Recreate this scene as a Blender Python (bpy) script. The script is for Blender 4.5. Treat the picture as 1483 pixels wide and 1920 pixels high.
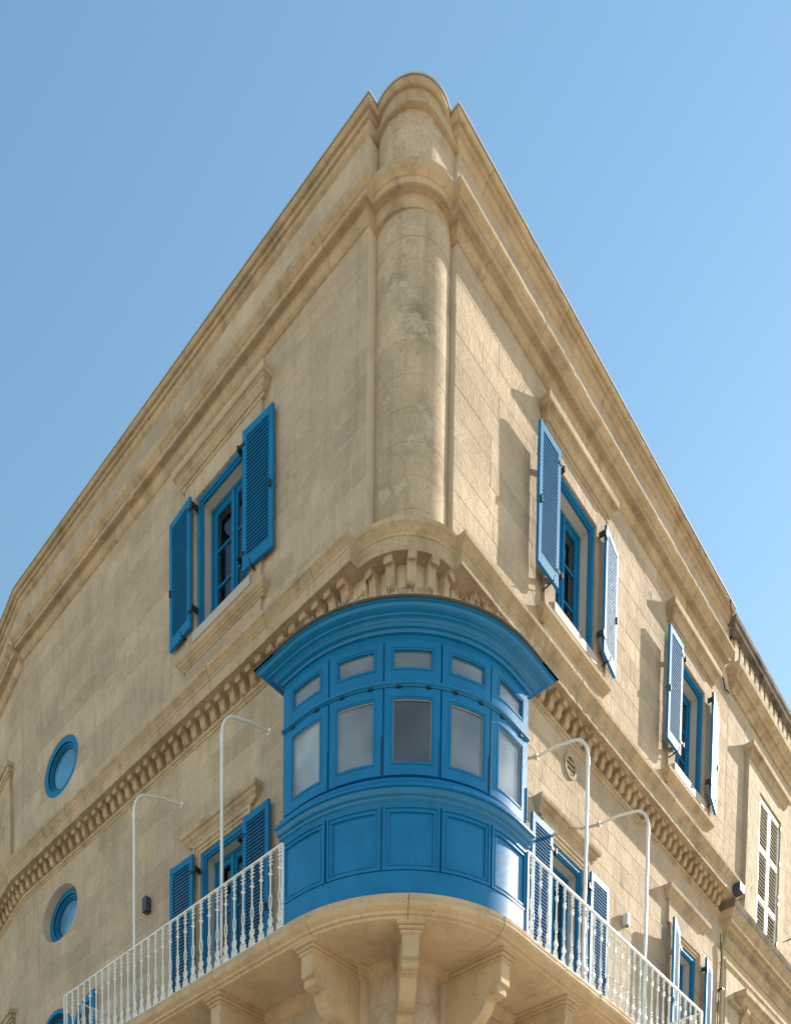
import bpy, bmesh, math, random
from mathutils import Vector, Matrix
random.seed(7)
R = math.radians
for o in list(bpy.data.objects): bpy.data.objects.remove(o)
SC = bpy.context.scene; COL = SC.collection

# ------------------------------------------------------------------ camera
CAM = Vector((-8.7, -7.2, 1.6))
YAW, PITCH, ROLL, FPX, CX, CY, W, H = 0.773542974, -0.0561950204, 0.00800312705, 1725.89, 599.27, 2885.93, 1483.0, 1920.0
fw = Vector((math.cos(YAW), math.sin(YAW), 0)); rt = Vector((math.sin(YAW), -math.cos(YAW), 0)); up = Vector((0, 0, 1))
F2 = fw*math.cos(PITCH)+up*math.sin(PITCH); U2 = -fw*math.sin(PITCH)+up*math.cos(PITCH)
R3 = rt*math.cos(ROLL)+U2*math.sin(ROLL); U3 = -rt*math.sin(ROLL)+U2*math.cos(ROLL)
cd = bpy.data.cameras.new('camera'); cam = bpy.data.objects.new('camera', cd); COL.objects.link(cam)
M = Matrix((R3, U3, -F2)).transposed().to_4x4(); M.translation = CAM
cam.matrix_world = M
cd.sensor_fit = 'HORIZONTAL'; cd.sensor_width = 36.0; cd.lens = 36.0*FPX/W
cd.shift_x = (W/2-CX)/W; cd.shift_y = (CY-H/2)/W
cd.clip_start = 0.1; cd.clip_end = 8000
SC.camera = cam
SC.cycles.caustics_reflective = False; SC.cycles.caustics_refractive = False; SC.cycles.blur_glossy = 1.0
def px(p):
    v = Vector(p)-CAM; d = v.dot(F2)
    if d < .1: return (-1e6, -1e6)
    return (CX+FPX*v.dot(R3)/d, CY-FPX*v.dot(U3)/d)

# ------------------------------------------------------------------ light
SUN = Vector((.71, -.18, .42)).normalized()
el = math.asin(SUN.z); az = math.atan2(SUN.x, SUN.y)
wd = bpy.data.worlds.new('World'); SC.world = wd; wd.use_nodes = True
nt = wd.node_tree; bg = nt.nodes['Background']; sky = nt.nodes.new('ShaderNodeTexSky')
sky.sky_type = 'NISHITA'; sky.sun_disc = False; sky.sun_elevation = el; sky.sun_rotation = az
sky.air_density = 1.8; sky.dust_density = 0.3; sky.ozone_density = 2.0; sky.altitude = 0
hs = nt.nodes.new('ShaderNodeHueSaturation'); hs.inputs['Hue'].default_value = .492; hs.inputs['Saturation'].default_value = 1.13
nt.links.new(sky.outputs[0], hs.inputs['Color']); nt.links.new(hs.outputs[0], bg.inputs[0]); bg.inputs[1].default_value = 0.059
sd = bpy.data.lights.new('sun', 'SUN'); sd.energy = 3.4; sd.angle = R(.53); sd.color = (1.0, .90, .74)
so = bpy.data.objects.new('sun', sd); COL.objects.link(so)
so.rotation_euler = SUN.to_track_quat('Z', 'Y').to_euler(); so.location = (30, -10, 40)
vs = SC.view_settings; vs.view_transform = 'Standard'; vs.look = 'None'; vs.exposure = 1.69; vs.gamma = 1; vs.use_curve_mapping = False

# ------------------------------------------------------------------ materials
def mat(name, col, rough=.8, spec=.3, var=.12, scale=1.5, bump=0, bscale=40, bdist=.004, grime=None, gamt=0, metal=0, coat=0, per=0.0, streak=0, bump2=0, flake=0, pit=0):
    m = bpy.data.materials.new(name); m.use_nodes = True; t = m.node_tree; N = t.nodes; L = t.links
    b = N['Principled BSDF']; b.inputs['Roughness'].default_value = rough; b.inputs['Specular IOR Level'].default_value = spec
    b.inputs['Metallic'].default_value = metal; b.inputs['Coat Weight'].default_value = coat; b.inputs['Coat Roughness'].default_value = .12
    g = N.new('ShaderNodeNewGeometry'); pos = g.outputs['Position']
    def noise(s, d=4, r=.55, vec=pos):
        n = N.new('ShaderNodeTexNoise'); n.inputs['Scale'].default_value = s; n.inputs['Detail'].default_value = d
        n.inputs['Roughness'].default_value = r; L.new(vec, n.inputs['Vector']); return n.outputs['Fac']
    def mth(op, a, b2=None, c=None):
        n = N.new('ShaderNodeMath'); n.operation = op
        for i, v in enumerate((a, b2, c)):
            if v is None: continue
            if isinstance(v, (int, float)): n.inputs[i].default_value = v
            else: L.new(v, n.inputs[i])
        return n.outputs[0]
    def rng(v, a, b2, c, d):
        n = N.new('ShaderNodeMapRange'); n.inputs[1].default_value = a; n.inputs[2].default_value = b2
        n.inputs[3].default_value = c; n.inputs[4].default_value = d; L.new(v, n.inputs[0]); return n.outputs[0]
    def mixc(f, a, b2, mode='MIX'):
        n = N.new('ShaderNodeMix'); n.data_type = 'RGBA'; n.blend_type = mode
        if isinstance(f, (int, float)): n.inputs[0].default_value = f
        else: L.new(f, n.inputs[0])
        for i, v in ((6, a), (7, b2)):
            if isinstance(v, tuple): n.inputs[i].default_value = (*v, 1)
            else: L.new(v, n.inputs[i])
        return n.outputs[2]
    f = rng(noise(scale, 5), .3, .7, 1-var, 1+var)
    if per:
        oi = N.new('ShaderNodeObjectInfo'); s = mth('FRACT', mth('ADD', mth('MULTIPLY', oi.outputs['Random'], 7.13), g.outputs['Random Per Island']))
        f = mth('MULTIPLY', f, rng(s, 0, 1, 1-per, 1+per*.8))
    fine = rng(noise(scale*16, 3), .3, .7, 1-var*.45, 1+var*.45); f = mth('MULTIPLY', f, fine)
    n = N.new('ShaderNodeVectorMath'); n.operation = 'SCALE'; n.inputs[0].default_value = col; L.new(f, n.inputs['Scale'])
    c = n.outputs[0]
    if per:      # some stones greyer, some more golden
        s2 = mth('FRACT', mth('MULTIPLY', s, 13.7)); c = mixc(rng(s2, .2, 1, 0, .45), c, mixc(1.0, c, (1.0, .97, .93), 'MULTIPLY'))
        c = mixc(rng(s2, .8, 0, 0, .35), c, mixc(1.0, c, (1.02, .95, .84), 'MULTIPLY'))
    if grime:
        gg = rng(noise(scale*.7+.45, 7, .68), .5, .66, 0, gamt); c = mixc(gg, c, grime)
    if streak:
        mp = N.new('ShaderNodeMapping'); mp.inputs['Scale'].default_value = (7, 7, .55); L.new(pos, mp.inputs['Vector'])
        sn = noise(1.0, 5, .6, mp.outputs[0]); c = mixc(rng(sn, .52, .72, 0, streak), c, mixc(1.0, c, (.62, .58, .52), 'MULTIPLY'))
        sn2 = noise(1.7, 4, .6, mp.outputs[0]); c = mixc(rng(sn2, .56, .7, 0, streak*.8), c, mixc(1.0, c, (1.16, 1.14, 1.1), 'MULTIPLY'))
    if flake: c = mixc(rng(noise(3.3, 8, .72), .565, .60, 0, flake), c, (.60, .52, .42))
    if pit: c = mixc(rng(noise(26, 2, .5), .665, .72, 0, pit), c, (.17, .13, .09))
    L.new(c, b.inputs['Base Color'])
    if bump:
        h = noise(bscale, 6, .65)
        if bump2: h = mth('ADD', h, mth('MULTIPLY', noise(bscale*.13, 4, .6), bump2))
        bp = N.new('ShaderNodeBump'); bp.inputs['Strength'].default_value = bump; bp.inputs['Distance'].default_value = bdist
        L.new(h, bp.inputs['Height']); L.new(bp.outputs[0], b.inputs['Normal'])
    L.new(rng(noise(scale*8, 3), .3, .7, rough*.88, min(1, rough*1.12)), b.inputs['Roughness'])
    return m
STONE = mat('limestone_block', (.492, .402, .318), .92, .15, .14, .9, .8, 18, .022, (.34, .29, .23), .6, per=.11, streak=.4, bump2=1.6, flake=.25, pit=.5)
MORT = mat('lime_mortar', (.60, .51, .41), .95, .1, .10, 3, .4, 60, .004)
TRIM = mat('carved_limestone', (.478, .385, .278), .92, .15, .14, 1.6, .6, 30, .010, (.23, .17, .11), .65, streak=.5, bump2=1.0, per=.05, pit=.5, flake=.15)
SLAB = mat('balcony_limestone', (.53, .415, .285), .92, .15, .10, 1.3, .5, 26, .008, (.33, .25, .16), .5, streak=.25, bump2=1.2, per=.05, pit=.5, flake=.15)
COLM = mat('column_limestone', (.475, .392, .302), .92, .15, .18, 1.7, .5, 26, .01, (.22, .19, .15), .6, per=.07, streak=.5, bump2=1.4, flake=.5, pit=.6)
BLACKST = mat('weathered_limestone', (.17, .14, .11), .95, .1, .35, 2.2, .8, 24, .02, (.028, .024, .02), .97, streak=.5, bump2=1.5)
PATCH = mat('flaking_plaster', (.50, .43, .33), .92, .15, .16, 1.1, .7, 14, .02, (.36, .30, .23), .5, streak=.4, bump2=1.5)
BLUE = mat('blue_paint', (.002, .160, .39), .36, .4, .10, 3.5, .2, 60, .0015, coat=.15, streak=.25)
BLUEF = mat('blue_paint_matt', (.003, .168, .395), .6, .25, .10, 3.5, .1, 90, .001)
WHITE = mat('white_paint', (.80, .82, .83), .4, .5, .05, 4, .1, 70, .001)
OLDW = mat('old_white_paint', (.72, .70, .63), .6, .4, .12, 5, .4, 60, .002, (.35, .31, .25), .5)
REV = mat('reveal_plaster', (.55, .52, .47), .85, .2, .06, 3, .2, 60, .002)
MARB = mat('marble_sill', (.47, .43, .375), .5, .4, .06, 4, .1, 60, .001)
IRON = mat('black_iron', (.012, .012, .014), .5, .5, .1, 9)
DARK = mat('dimmed_room_plaster', (.16, .155, .15), .9, .1, .1, 2)  # dark tone puts the darkness of unlit rooms into the colour
CEIL = mat('white_ceiling', (.72, .71, .69), .8, .2, .03, 2)
LEAD = mat('roof_lead', (.09, .085, .08), .8, .2, .2, 5, .3, 40, .003)
RUBBER = mat('black_cable', (.01, .01, .012), .5, .4, .1, 9)
LAMPD = mat('dark_lamp_metal', (.045, .055, .085), .45, .5, .08, 9)
FLASH = mat('pale_flashing', (.50, .47, .44), .55, .4, .08, 4)
STEEL = mat('spike_steel', (.62, .58, .50), .45, .5, .05, 9)
GROUND = mat('pale_bounce_paving', (.46, .40, .31), .9, .2, .15, .4, .4, 20, .004)  # unseen paving, made pale to bounce light up the walls
ASPH = mat('pale_bounce_road', (.36, .31, .245), .9, .2, .2, 1.2, .4, 40, .004)  # unseen road surface, paled from asphalt for extra bounce light
CURT = mat('grey_curtain', (.38, .37, .35), .9, .1, .08, 3)
def glass(name, tint=(.9, .95, 1), refl=.9, body=None, bfac=0.0, ior=1.75):
    m = bpy.data.materials.new(name); m.use_nodes = True; t = m.node_tree; N = t.nodes; L = t.links
    for n in list(N): N.remove(n)
    out = N.new('ShaderNodeOutputMaterial'); tr = N.new('ShaderNodeBsdfTransparent'); tr.inputs[0].default_value = (*tint, 1)
    gl = N.new('ShaderNodeBsdfGlossy'); gl.inputs['Roughness'].default_value = .015; gl.inputs[0].default_value = (refl, refl, refl, 1)
    fr = N.new('ShaderNodeFresnel'); fr.inputs[0].default_value = ior
    base = tr.outputs[0]
    if body:
        df = N.new('ShaderNodeBsdfDiffuse'); df.inputs[0].default_value = (*body, 1); mx = N.new('ShaderNodeMixShader'); mx.inputs[0].default_value = bfac  # diffuse body: painted reflections in bay panes, blue in oval panes
        g = N.new('ShaderNodeNewGeometry'); n = N.new('ShaderNodeTexNoise'); n.inputs['Scale'].default_value = 2.2; n.inputs['Detail'].default_value = 1.5; L.new(g.outputs['Position'], n.inputs['Vector'])
        mr = N.new('ShaderNodeMapRange'); mr.inputs[1].default_value = .35; mr.inputs[2].default_value = .65; mr.inputs[3].default_value = bfac*.7; mr.inputs[4].default_value = min(1, bfac*1.3)
        L.new(n.outputs[0], mr.inputs[0]); L.new(mr.outputs[0], mx.inputs[0])
        L.new(base, mx.inputs[1]); L.new(df.outputs[0], mx.inputs[2]); base = mx.outputs[0]
    m2 = N.new('ShaderNodeMixShader'); L.new(fr.outputs[0], m2.inputs[0]); L.new(base, m2.inputs[1]); L.new(gl.outputs[0], m2.inputs[2])
    L.new(m2.outputs[0], out.inputs[0]); return m
GLASS = glass('window_glass')
PGLASS = glass('bay_glass_painted_reflection', (.95, .96, .97), .9, (.46, .49, .50), .32, 2.5)  # pale body colour stands in for soft reflections in the panes
LGLASS = glass('bay_glass_painted_bright', (.95, .96, .97), .9, (.55, .62, .68), .5, 2.4)  # brighter bluish body paints the lighter reflection of the end panes
BGLASS = glass('bay_glass', (.95, .96, .97), .9, (.50, .52, .54), .12, 2.1)  # only a little painted reflection, for the dark centre pane
RGLASS = glass('blue_frosted_glass', (.6, .75, .9), .9, (.07, .28, .54), .92, 2.0)

# ------------------------------------------------------------------ mesh helpers
class MB:
    def __init__(s): s.v = []; s.f = []
    def add(s, vs_, fs, M=None):
        n = len(s.v)
        s.v += [tuple(M @ Vector(p)) if M else tuple(p) for p in vs_]; s.f += [tuple(i+n for i in f) for f in fs]; return s
    def box(s, x0, x1, y0, y1, z0, z1, M=None):
        if x0 > x1: x0, x1 = x1, x0
        if y0 > y1: y0, y1 = y1, y0
        if z0 > z1: z0, z1 = z1, z0
        return s.add([(x, y, z) for z in (z0, z1) for x, y in ((x0, y0), (x1, y0), (x1, y1), (x0, y1))],
                     [(3, 2, 1, 0), (4, 5, 6, 7), (0, 1, 5, 4), (1, 2, 6, 5), (2, 3, 7, 6), (3, 0, 4, 7)], M)
    def loft(s, rings, closed=True, caps=True):
        n0 = len(s.v); k = len(rings[0]); m = len(rings)
        for r in rings: s.v += [tuple(p) for p in r]
        for i in range(m-1):
            for j in range(k if closed else k-1):
                a = n0+i*k+j; b = n0+i*k+(j+1) % k; s.f.append((a, b, b+k, a+k))
        if caps: s.f.append(tuple(n0+j for j in range(k))[::-1]); s.f.append(tuple(n0+(m-1)*k+j for j in range(k)))
        return s
    def prism(s, poly, t0, t1, axis='x', M=None):   # polygon in the plane normal to axis
        r = []
        for t in (t0, t1):
            q = []
            for a, b in poly:
                p = {'x': (t, a, b), 'y': (a, t, b), 'z': (a, b, t)}[axis]; q.append(tuple(M @ Vector(p)) if M else p)
            r.append(q)
        return s.loft(r)
    def tube(s, pts, rad, seg=8, caps=True):
        pts = [Vector(p) for p in pts]; rings = []; ref = None
        for i, p in enumerate(pts):
            d = (pts[min(i+1, len(pts)-1)]-pts[max(i-1, 0)]).normalized()
            if ref is None: ref = d.orthogonal().normalized()
            ref = (ref-d*ref.dot(d)); ref = ref.normalized() if ref.length > 1e-6 else d.orthogonal().normalized()
            b = d.cross(ref); rr = rad[i] if isinstance(rad, (list, tuple)) else rad
            rings.append([p+ref*rr*math.cos(2*math.pi*j/seg)+b*rr*math.sin(2*math.pi*j/seg) for j in range(seg)])
        return s.loft(rings, True, caps)
    def ball(s, c, r, n=6, sx=1, sy=1, sz=1):
        rings = []
        for i in range(1, n):
            a = math.pi*i/n; rings.append([(c[0]+sx*r*math.sin(a)*math.cos(2*math.pi*j/n), c[1]+sy*r*math.sin(a)*math.sin(2*math.pi*j/n), c[2]+sz*r*math.cos(a)) for j in range(n)])
        return s.loft(rings)
    def mesh(s, name, m, smooth=False):
        me = bpy.data.meshes.new(name); me.from_pydata(s.v, [], s.f); me.materials.append(m)
        bm = bmesh.new(); bm.from_mesh(me); bmesh.ops.recalc_face_normals(bm, faces=bm.faces); bm.to_mesh(me); bm.free()
        if smooth:
            for p in me.polygons: p.use_smooth = True
            try: me.set_sharp_from_angle(angle=R(24))
            except Exception: pass
        return me
def obj(name, me, parent=None, loc=(0, 0, 0), rz=0, **pr):
    o = bpy.data.objects.new(name, me); COL.objects.link(o); o.parent = parent; o.location = loc; o.rotation_euler = (0, 0, rz)
    for k, v in pr.items(): o[k] = v
    return o
def mk(name, mb, m, parent=None, loc=(0, 0, 0), rz=0, smooth=False, **pr):
    return obj(name, mb.mesh(name, m, smooth), parent, loc, rz, **pr)
def thing(name, label, cat, loc=(0, 0, 0), rz=0, group=None):
    o = obj(name, None, None, loc, rz, label=label, category=cat); o.empty_display_size = .3
    if group: o['group'] = group
    return o
def bevel(me, w, seg=1):
    bm = bmesh.new(); bm.from_mesh(me)
    bmesh.ops.bevel(bm, geom=[e for e in bm.edges if len(e.link_faces) == 2 and e.calc_face_angle(0) > .5], offset=w, segments=seg, affect='EDGES', clamp_overlap=True)
    bm.to_mesh(me); bm.free(); return me
def boolcut(o, cutters):
    tmp = []
    for c in cutters:
        co = obj('tmp_cut', c.mesh('tmp_cut', STONE)); tmp.append(co)
        md = o.modifiers.new('b', 'BOOLEAN'); md.operation = 'DIFFERENCE'; md.solver = 'EXACT'; md.object = co
    bpy.context.view_layer.update()
    me = bpy.data.meshes.new_from_object(o.evaluated_get(bpy.context.evaluated_depsgraph_get()))
    o.modifiers.clear(); o.data = me
    for c in tmp: bpy.data.objects.remove(c)

# a facade side: local x runs to the viewer's right, local y inwards, origin on the wall face
class Side:
    def __init__(s, k): s.k = k
    def loc(s, u, z=0): return (0, u, z) if s.k == 'L' else (u, 0, z)
    @property
    def rz(s): return -math.pi/2 if s.k == 'L' else 0
    def w(s, u, e, z): return (-e, u, z) if s.k == 'L' else (u, -e, z)
    @property
    def sg(s): return -1 if s.k == 'L' else 1          # du = sg * dx(local)
SL, SR = Side('L'), Side('R')

# ------------------------------------------------------------------ ground
def struct(name, mb, m): return mk(name, mb, m, kind='structure')
g = MB().box(-900, 900, -900, 900, -.5, 0); struct('ground', g, GROUND)
g = MB(); g.box(-5.2, 60, -9.5, -2.2, .0, .004); g.box(-9.8, -2.4, -2.0, 60, .0, .004); struct('road', g, ASPH)
g = MB(); g.box(-1.6, 60, -1.6, .6, 0, .12); g.box(-1.6, .6, .62, 60, 0, .12); struct('pavement', g, GROUND)

# ------------------------------------------------------------------ main building
B = thing('corner_building', 'sand-coloured limestone corner building with blue shutters and rounded corner pillar', 'building')
CC = .57            # centre of the rounded corner
BEND = 9.0; ba = R(10)
SHC, SHR = (.612, .516), .49        # centre and radius of the round pillar
def arc_pts(c, r, a0, a1, n):
    return [(c[0]+r*math.cos(a0+(a1-a0)*i/n), c[1]+r*math.sin(a0+(a1-a0)*i/n)) for i in range(n+1)]
def corner_path(e, yL, kL, xR, kR, n=22, y1=None, x1=None, c=(.57, .57), rb=.44, emin=-1):
    """plan line at offset e going left facade -> notch -> rounded corner -> notch -> right facade"""
    r = rb+(max(e, emin) if e >= 0 else e); yt = yL-kL*e; xt = xR-kR*e
    sL = max(-.9, min(.9, (yt-c[1])/r)); sR = max(-.9, min(.9, (xt-c[0])/r))
    aL = math.pi-math.asin(sL); aR = 1.5*math.pi+math.asin(sR)
    if sL > .6 and rb < .45: aL = math.pi
    if sR > .6 and rb < .45: aR = 1.5*math.pi
    pts = []
    if y1 is not None: pts.append((-e, y1))
    pts += [(-e, yt), (c[0]+r*math.cos(aL), yt)]
    pts += arc_pts(c, r, aL, aR, n)
    pts += [(xt, c[1]+r*math.sin(aR)), (xt, -e)]
    if x1 is not None: pts.append((x1, -e))
    return pts
def sweep(mb, prof, pathf):
    """closed profile [(e,z)] swept along pathf(e) -> solid"""
    cols = [pathf(e) for e, z in prof]; k = len(cols[0])
    mb.loft([[(cols[j][i][0], cols[j][i][1], prof[j][1]) for j in range(len(prof))] for i in range(k)])
    return mb
def worn(mb, prof, f, u0, u1, seed=None, amt=.002):
    rr = random; n = max(2, int((u1-u0)/.09)); rings = []; chip = 0
    for i in range(n+1):
        uu = u0+(u1-u0)*i/n; chip = rr.uniform(.004, .012) if rr.random() < .12 else 0
        rings.append([f(uu, e+(rr.uniform(-amt, amt)-chip*(.6 if e > .6*max(q[0] for q in prof) else 0) if e > .02 else 0), z+(rr.uniform(-amt, amt)*.6 if e > .02 else 0)) for e, z in prof])
    return mb.loft(rings)
def bend_path(e, y0, s):
    nx, ny = -math.cos(ba), math.sin(ba)     # normal of the bent wall is (-cos, +sin)
    dx, dy = math.sin(ba), math.cos(ba)
    t = e*math.tan(ba/2)
    return [(-e, y0), (-e, BEND+t), (dx*s+nx*e, BEND+dy*s+ny*e)]

PROF = {
 'cap': ([(-.30, 17.50), (.0, 17.47), (.02, 17.48), (.045, 17.505), (.05, 17.53), (.052, 17.55), (.085, 17.552), (.087, 17.585), (.092, 17.60), (.11, 17.605), (.112, 17.595), (.13, 17.597), (.15, 17.615), (.15, 17.65), (.13, 17.66), (-.30, 17.68)], .66, .8, .84, 1.3, TRIM, 9.2),
 'mid': ([(-.10, 16.47), (.0, 16.47), (.02, 16.475), (.05, 16.50), (.062, 16.54), (.07, 16.56), (.072, 16.61), (.135, 16.612), (.136, 16.597), (.165, 16.597), (.168, 16.655), (.185, 16.66), (.20, 16.675), (.235, 16.695), (.25, 16.72), (.25, 16.76), (.0, 16.80), (-.10, 16.80)], .66, .6, .84, 1.05, TRIM, 8.99),
 'string': ([(-.10, 12.56), (.05, 12.56), (.25, 12.565), (.25, 12.555), (.27, 12.555), (.275, 12.70), (.285, 12.705), (.29, 12.73), (.31, 12.745), (.335, 12.78), (.36, 12.795), (.365, 12.84), (.0, 12.885), (-.10, 12.885)], .70, .15, .84, .6, TRIM, 9.3),
 'under': ([(-.10, 12.30), (.0, 12.30), (.012, 12.305), (.02, 12.33), (.04, 12.335), (.04, 12.38), (.0, 12.39), (-.10, 12.39)], .66, .5, .84, .6, TRIM, 9.3)}
NAMES = {'cap': 'parapet_coping_stone', 'mid': 'cornice_stone', 'string': 'string_course_stone', 'under': 'frieze_band_stone'}
for key, (prof, yL, kL, xR, kR, mm, uend) in PROF.items():
    nm = NAMES[key]
    yc, xc = 1.25, 1.35
    cen = {'cap': dict(c=(.445, .395), rb=.315, emin=.09), 'mid': dict(c=(.60, .56), rb=.47, emin=.06), 'string': dict(c=(.70, .67), rb=.56, emin=.07), 'under': dict(c=SHC, rb=SHR)}[key]
    if key != 'under': mk(nm, sweep(MB(), prof, lambda e: corner_path(e, yL, kL, xR, kR, y1=yc, x1=xc, **cen)), mm, B, smooth=True)
    else:
        mk(nm, sweep(MB(), [(e, z-.24) for e, z in prof], lambda e: corner_path(e, yL, kL, xR, kR, **cen)[1:-1]), mm, B, smooth=True)
        yc, xc = yL, xR
    for side, a, b in ((SL, yc, BEND), (SR, xc, uend)):
        u = a+.003
        while u < b-.05:
            L_ = random.uniform(.85, 1.25); v = min(u+L_, b)
            if b-v < .4: v = b
            j = random.uniform(-.003, .003); k2 = .0025
            if side is SL and v == b and key != 'mid':
                q = [(e+j if e > 0 else e, z) for e, z in prof]
                mb = sweep(MB(), q, lambda e: bend_path(e, u, 1.2))
            else:
                q = [(e+j if e > 0 else e, z+random.uniform(-.001, .001)) for e, z in prof]
                mb = worn(MB(), q, side.w, u+k2, v-k2)
            mk(nm, mb, mm, B, smooth=True); u = v
    # beyond the bend
    s = 1.2 if key != 'mid' else .0
    while s < 6:
        q = [(e, z) for e, z in prof]
        if key == 'mid': q = [(e*1.12, z-.11) for e, z in prof]
        def P(e, s_): return (math.sin(ba)*s_-math.cos(ba)*e, BEND+math.cos(ba)*s_+math.sin(ba)*e)
        s0 = s if s > 0 else -.03
        mk(nm, MB().loft([[(*P(e, t), z) for e, z in q] for t in (s0+.004, s+1.2)]), mm, B, smooth=True); s += 1.2

fp = [(-.28, 17.682), (.158, 17.662), (.158, 17.655), (.164, 17.655), (.164, 17.670), (-.28, 17.692)]
mk('coping_flashing', sweep(MB(), fp, lambda e: corner_path(e, .66, .8, .84, 1.3, y1=1.25, x1=9.2, c=(.445, .395), rb=.315)), FLASH, B)
mk('coping_flashing', MB().loft([[(*p, z) for p, z in ((q(e), z) for e, z in fp)] for q in (lambda e: (-e, 1.25), lambda e: bend_path(e, 1.25, 6)[1], lambda e: bend_path(e, 1.25, 6)[2])]), FLASH, B)

# wall cores (mortar bed, reveals) -------------------------------------------------------------
def ell(u, z, a, b, y0=-.3, y1=.9, n=40):
    return [(u+a*math.cos(2*math.pi*i/n), z+b*math.sin(2*math.pi*i/n)) for i in range(n)]
OPEN = {'L': [(2.74, 3.88, 13.85, 15.66), (2.82, 3.79, 8.2, 10.75)],
        'R': [(3.15, 4.25, 13.85, 15.66), (7.08, 8.20, 13.85, 15.66), (3.08, 4.12, 8.2, 10.75), (7.22, 8.20, 8.7, 11.12)]}
ROUND = {'L': [(7.70, 14.00, .565, .44, 'full'), (7.77, 11.58, .58, .44, 'full')], 'R': []}
ARCH = (7.92, .56, 9.42, .56)     # centre u, half width, spring z, rise
def cutter(side, kind, a):
    m = MB()
    if kind == 'rect':
        u0, u1, z0, z1 = a
        if side is SL: m.box(-.3, .9, u0, u1, z0, z1)
        else: m.box(u0, u1, -.3, .9, z0, z1)
    else:
        m.loft([[side.w(u, e, z) for u, z in a] for e in (.3, -.9)])
    return m
archpoly = [(ARCH[0]-ARCH[1], 8.0)]+[(ARCH[0]-ARCH[1]*math.cos(math.pi*i/24), ARCH[2]+ARCH[3]*math.sin(math.pi*i/24)) for i in range(25)]+[(ARCH[0]+ARCH[1], 8.0)]
SHAPES = {'L': [ell(r[0], r[1], r[2], r[3]) for r in ROUND['L']]+[archpoly], 'R': []}
RENDW = 9.33
for side in (SL, SR):
    k = side.k
    if k == 'L': mb = MB().loft([[(x, y, z) for x, y in ((.004, .66), (.45, .66), (.45, BEND+.03), (.45+1.04, BEND+6), (1.0445, BEND+6), (.004, BEND))] for z in (0, 17.45)])
    else: mb = MB().box(.84, RENDW, .004, .45, 0, 17.45)
    o = mk('wall', mb, MORT, B)
    boolcut(o, [cutter(side, 'rect', a) for a in OPEN[k]]+[cutter(side, 'poly', s) for s in SHAPES[k]])
    side.wall = o
# floors and roof closing the shell
mk('roof', MB().loft([[(x, y, z) for x, y in ((.42, .7), (.42, 14), (9.3, 14), (9.3, .42), (.7, .42))] for z in (16.9, 17.2)]), LEAD, B)
mk('floor_slab', MB().box(.46, 9.3, .46, 14, 12.4, 12.6), DARK, B)

# ashlar blocks -------------------------------------------------------------------------------
def subtract(rects, h):
    out = []
    for (a, b, c, d) in rects:
        u0, u1, z0, z1 = h
        if u1 <= a or u0 >= b or z1 <= c or z0 >= d: out.append((a, b, c, d)); continue
        if a < u0: out.append((a, u0, c, d))
        if b > u1: out.append((u1, b, c, d))
        aa, bb = max(a, u0), min(b, u1)
        if c < z0: out.append((aa, bb, c, z0))
        if d > z1: out.append((aa, bb, z1, d))
    return [r for r in out if r[1]-r[0] > .02 and r[3]-r[2] > .02]
blocks = []
def courses(zs, side, u0, u1, seed, ln=(.55, .95)):
    rnd = random.Random(seed)
    for i in range(len(zs)-1):
        z0, z1 = zs[i], zs[i+1]; u = u0+rnd.uniform(-.4, 0)
        while u < u1:
            v = u+rnd.uniform(*ln)
            if u1-v < .25: v = u1
            a, b = max(u, u0), min(v, u1)
            if b-a > .05:
                rs = [(a, b, z0, z1)]
                for h in OPEN[side.k]: rs = subtract(rs, (h[0]-.004, h[1]+.004, h[2]-.004, h[3]+.004))
                for r in rs: blocks.append((side, r))
            u = v
def zr(a, b, h=.3):
    n = max(1, round((b-a)/h)); return [a+(b-a)*i/n for i in range(n+1)]
up_z = [12.88, 13.10, 13.40, 13.70, 14.0, 14.3, 14.6, 14.9, 15.2, 15.5, 15.8, 16.1, 16.3, 16.48]
lo_z = [7.0, 7.25, 7.55, 7.85, 8.15, 8.4, 8.7, 9.0, 9.3, 9.6, 9.9, 10.22, 10.52, 10.82, 11.12, 11.42, 11.72, 12.02, 12.305]
for side, a, b in ((SL, .66, BEND), (SR, .84, RENDW)):
    courses(up_z, side, a, b, 3 if side is SL else 4, (.55, .95) if side is SL else (.7, 1.25))
    courses([16.79, 17.14, 17.485], side, a, b, 5, (.8, 1.3))
    courses(lo_z, side, a, b, 8 if side is SL else 9, (.55, .95) if side is SL else (.7, 1.25))
def area(side, r):
    p = [px(side.w(u, 0, z)) for u, z in ((r[0], r[2]), (r[1], r[2]), (r[1], r[3]), (r[0], r[3]))]
    cx, cy = sum(q[0] for q in p)/4, sum(q[1] for q in p)/4
    if not (-20 < cx < 1500 and -20 < cy < 1940): return 0
    return abs(sum(p[i][0]*p[(i+1) % 4][1]-p[(i+1) % 4][0]*p[i][1] for i in range(4))/2)
blocks.sort(key=lambda t: -area(*t))
def inpoly(side, r):
    out = []
    for s in SHAPES[side.k]:
        us = [p[0] for p in s]; zs = [p[1] for p in s]
        if r[0] < max(us) and r[1] > min(us) and r[2] < max(zs) and r[3] > min(zs): out.append(s)
    return out
G = .0034
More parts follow.
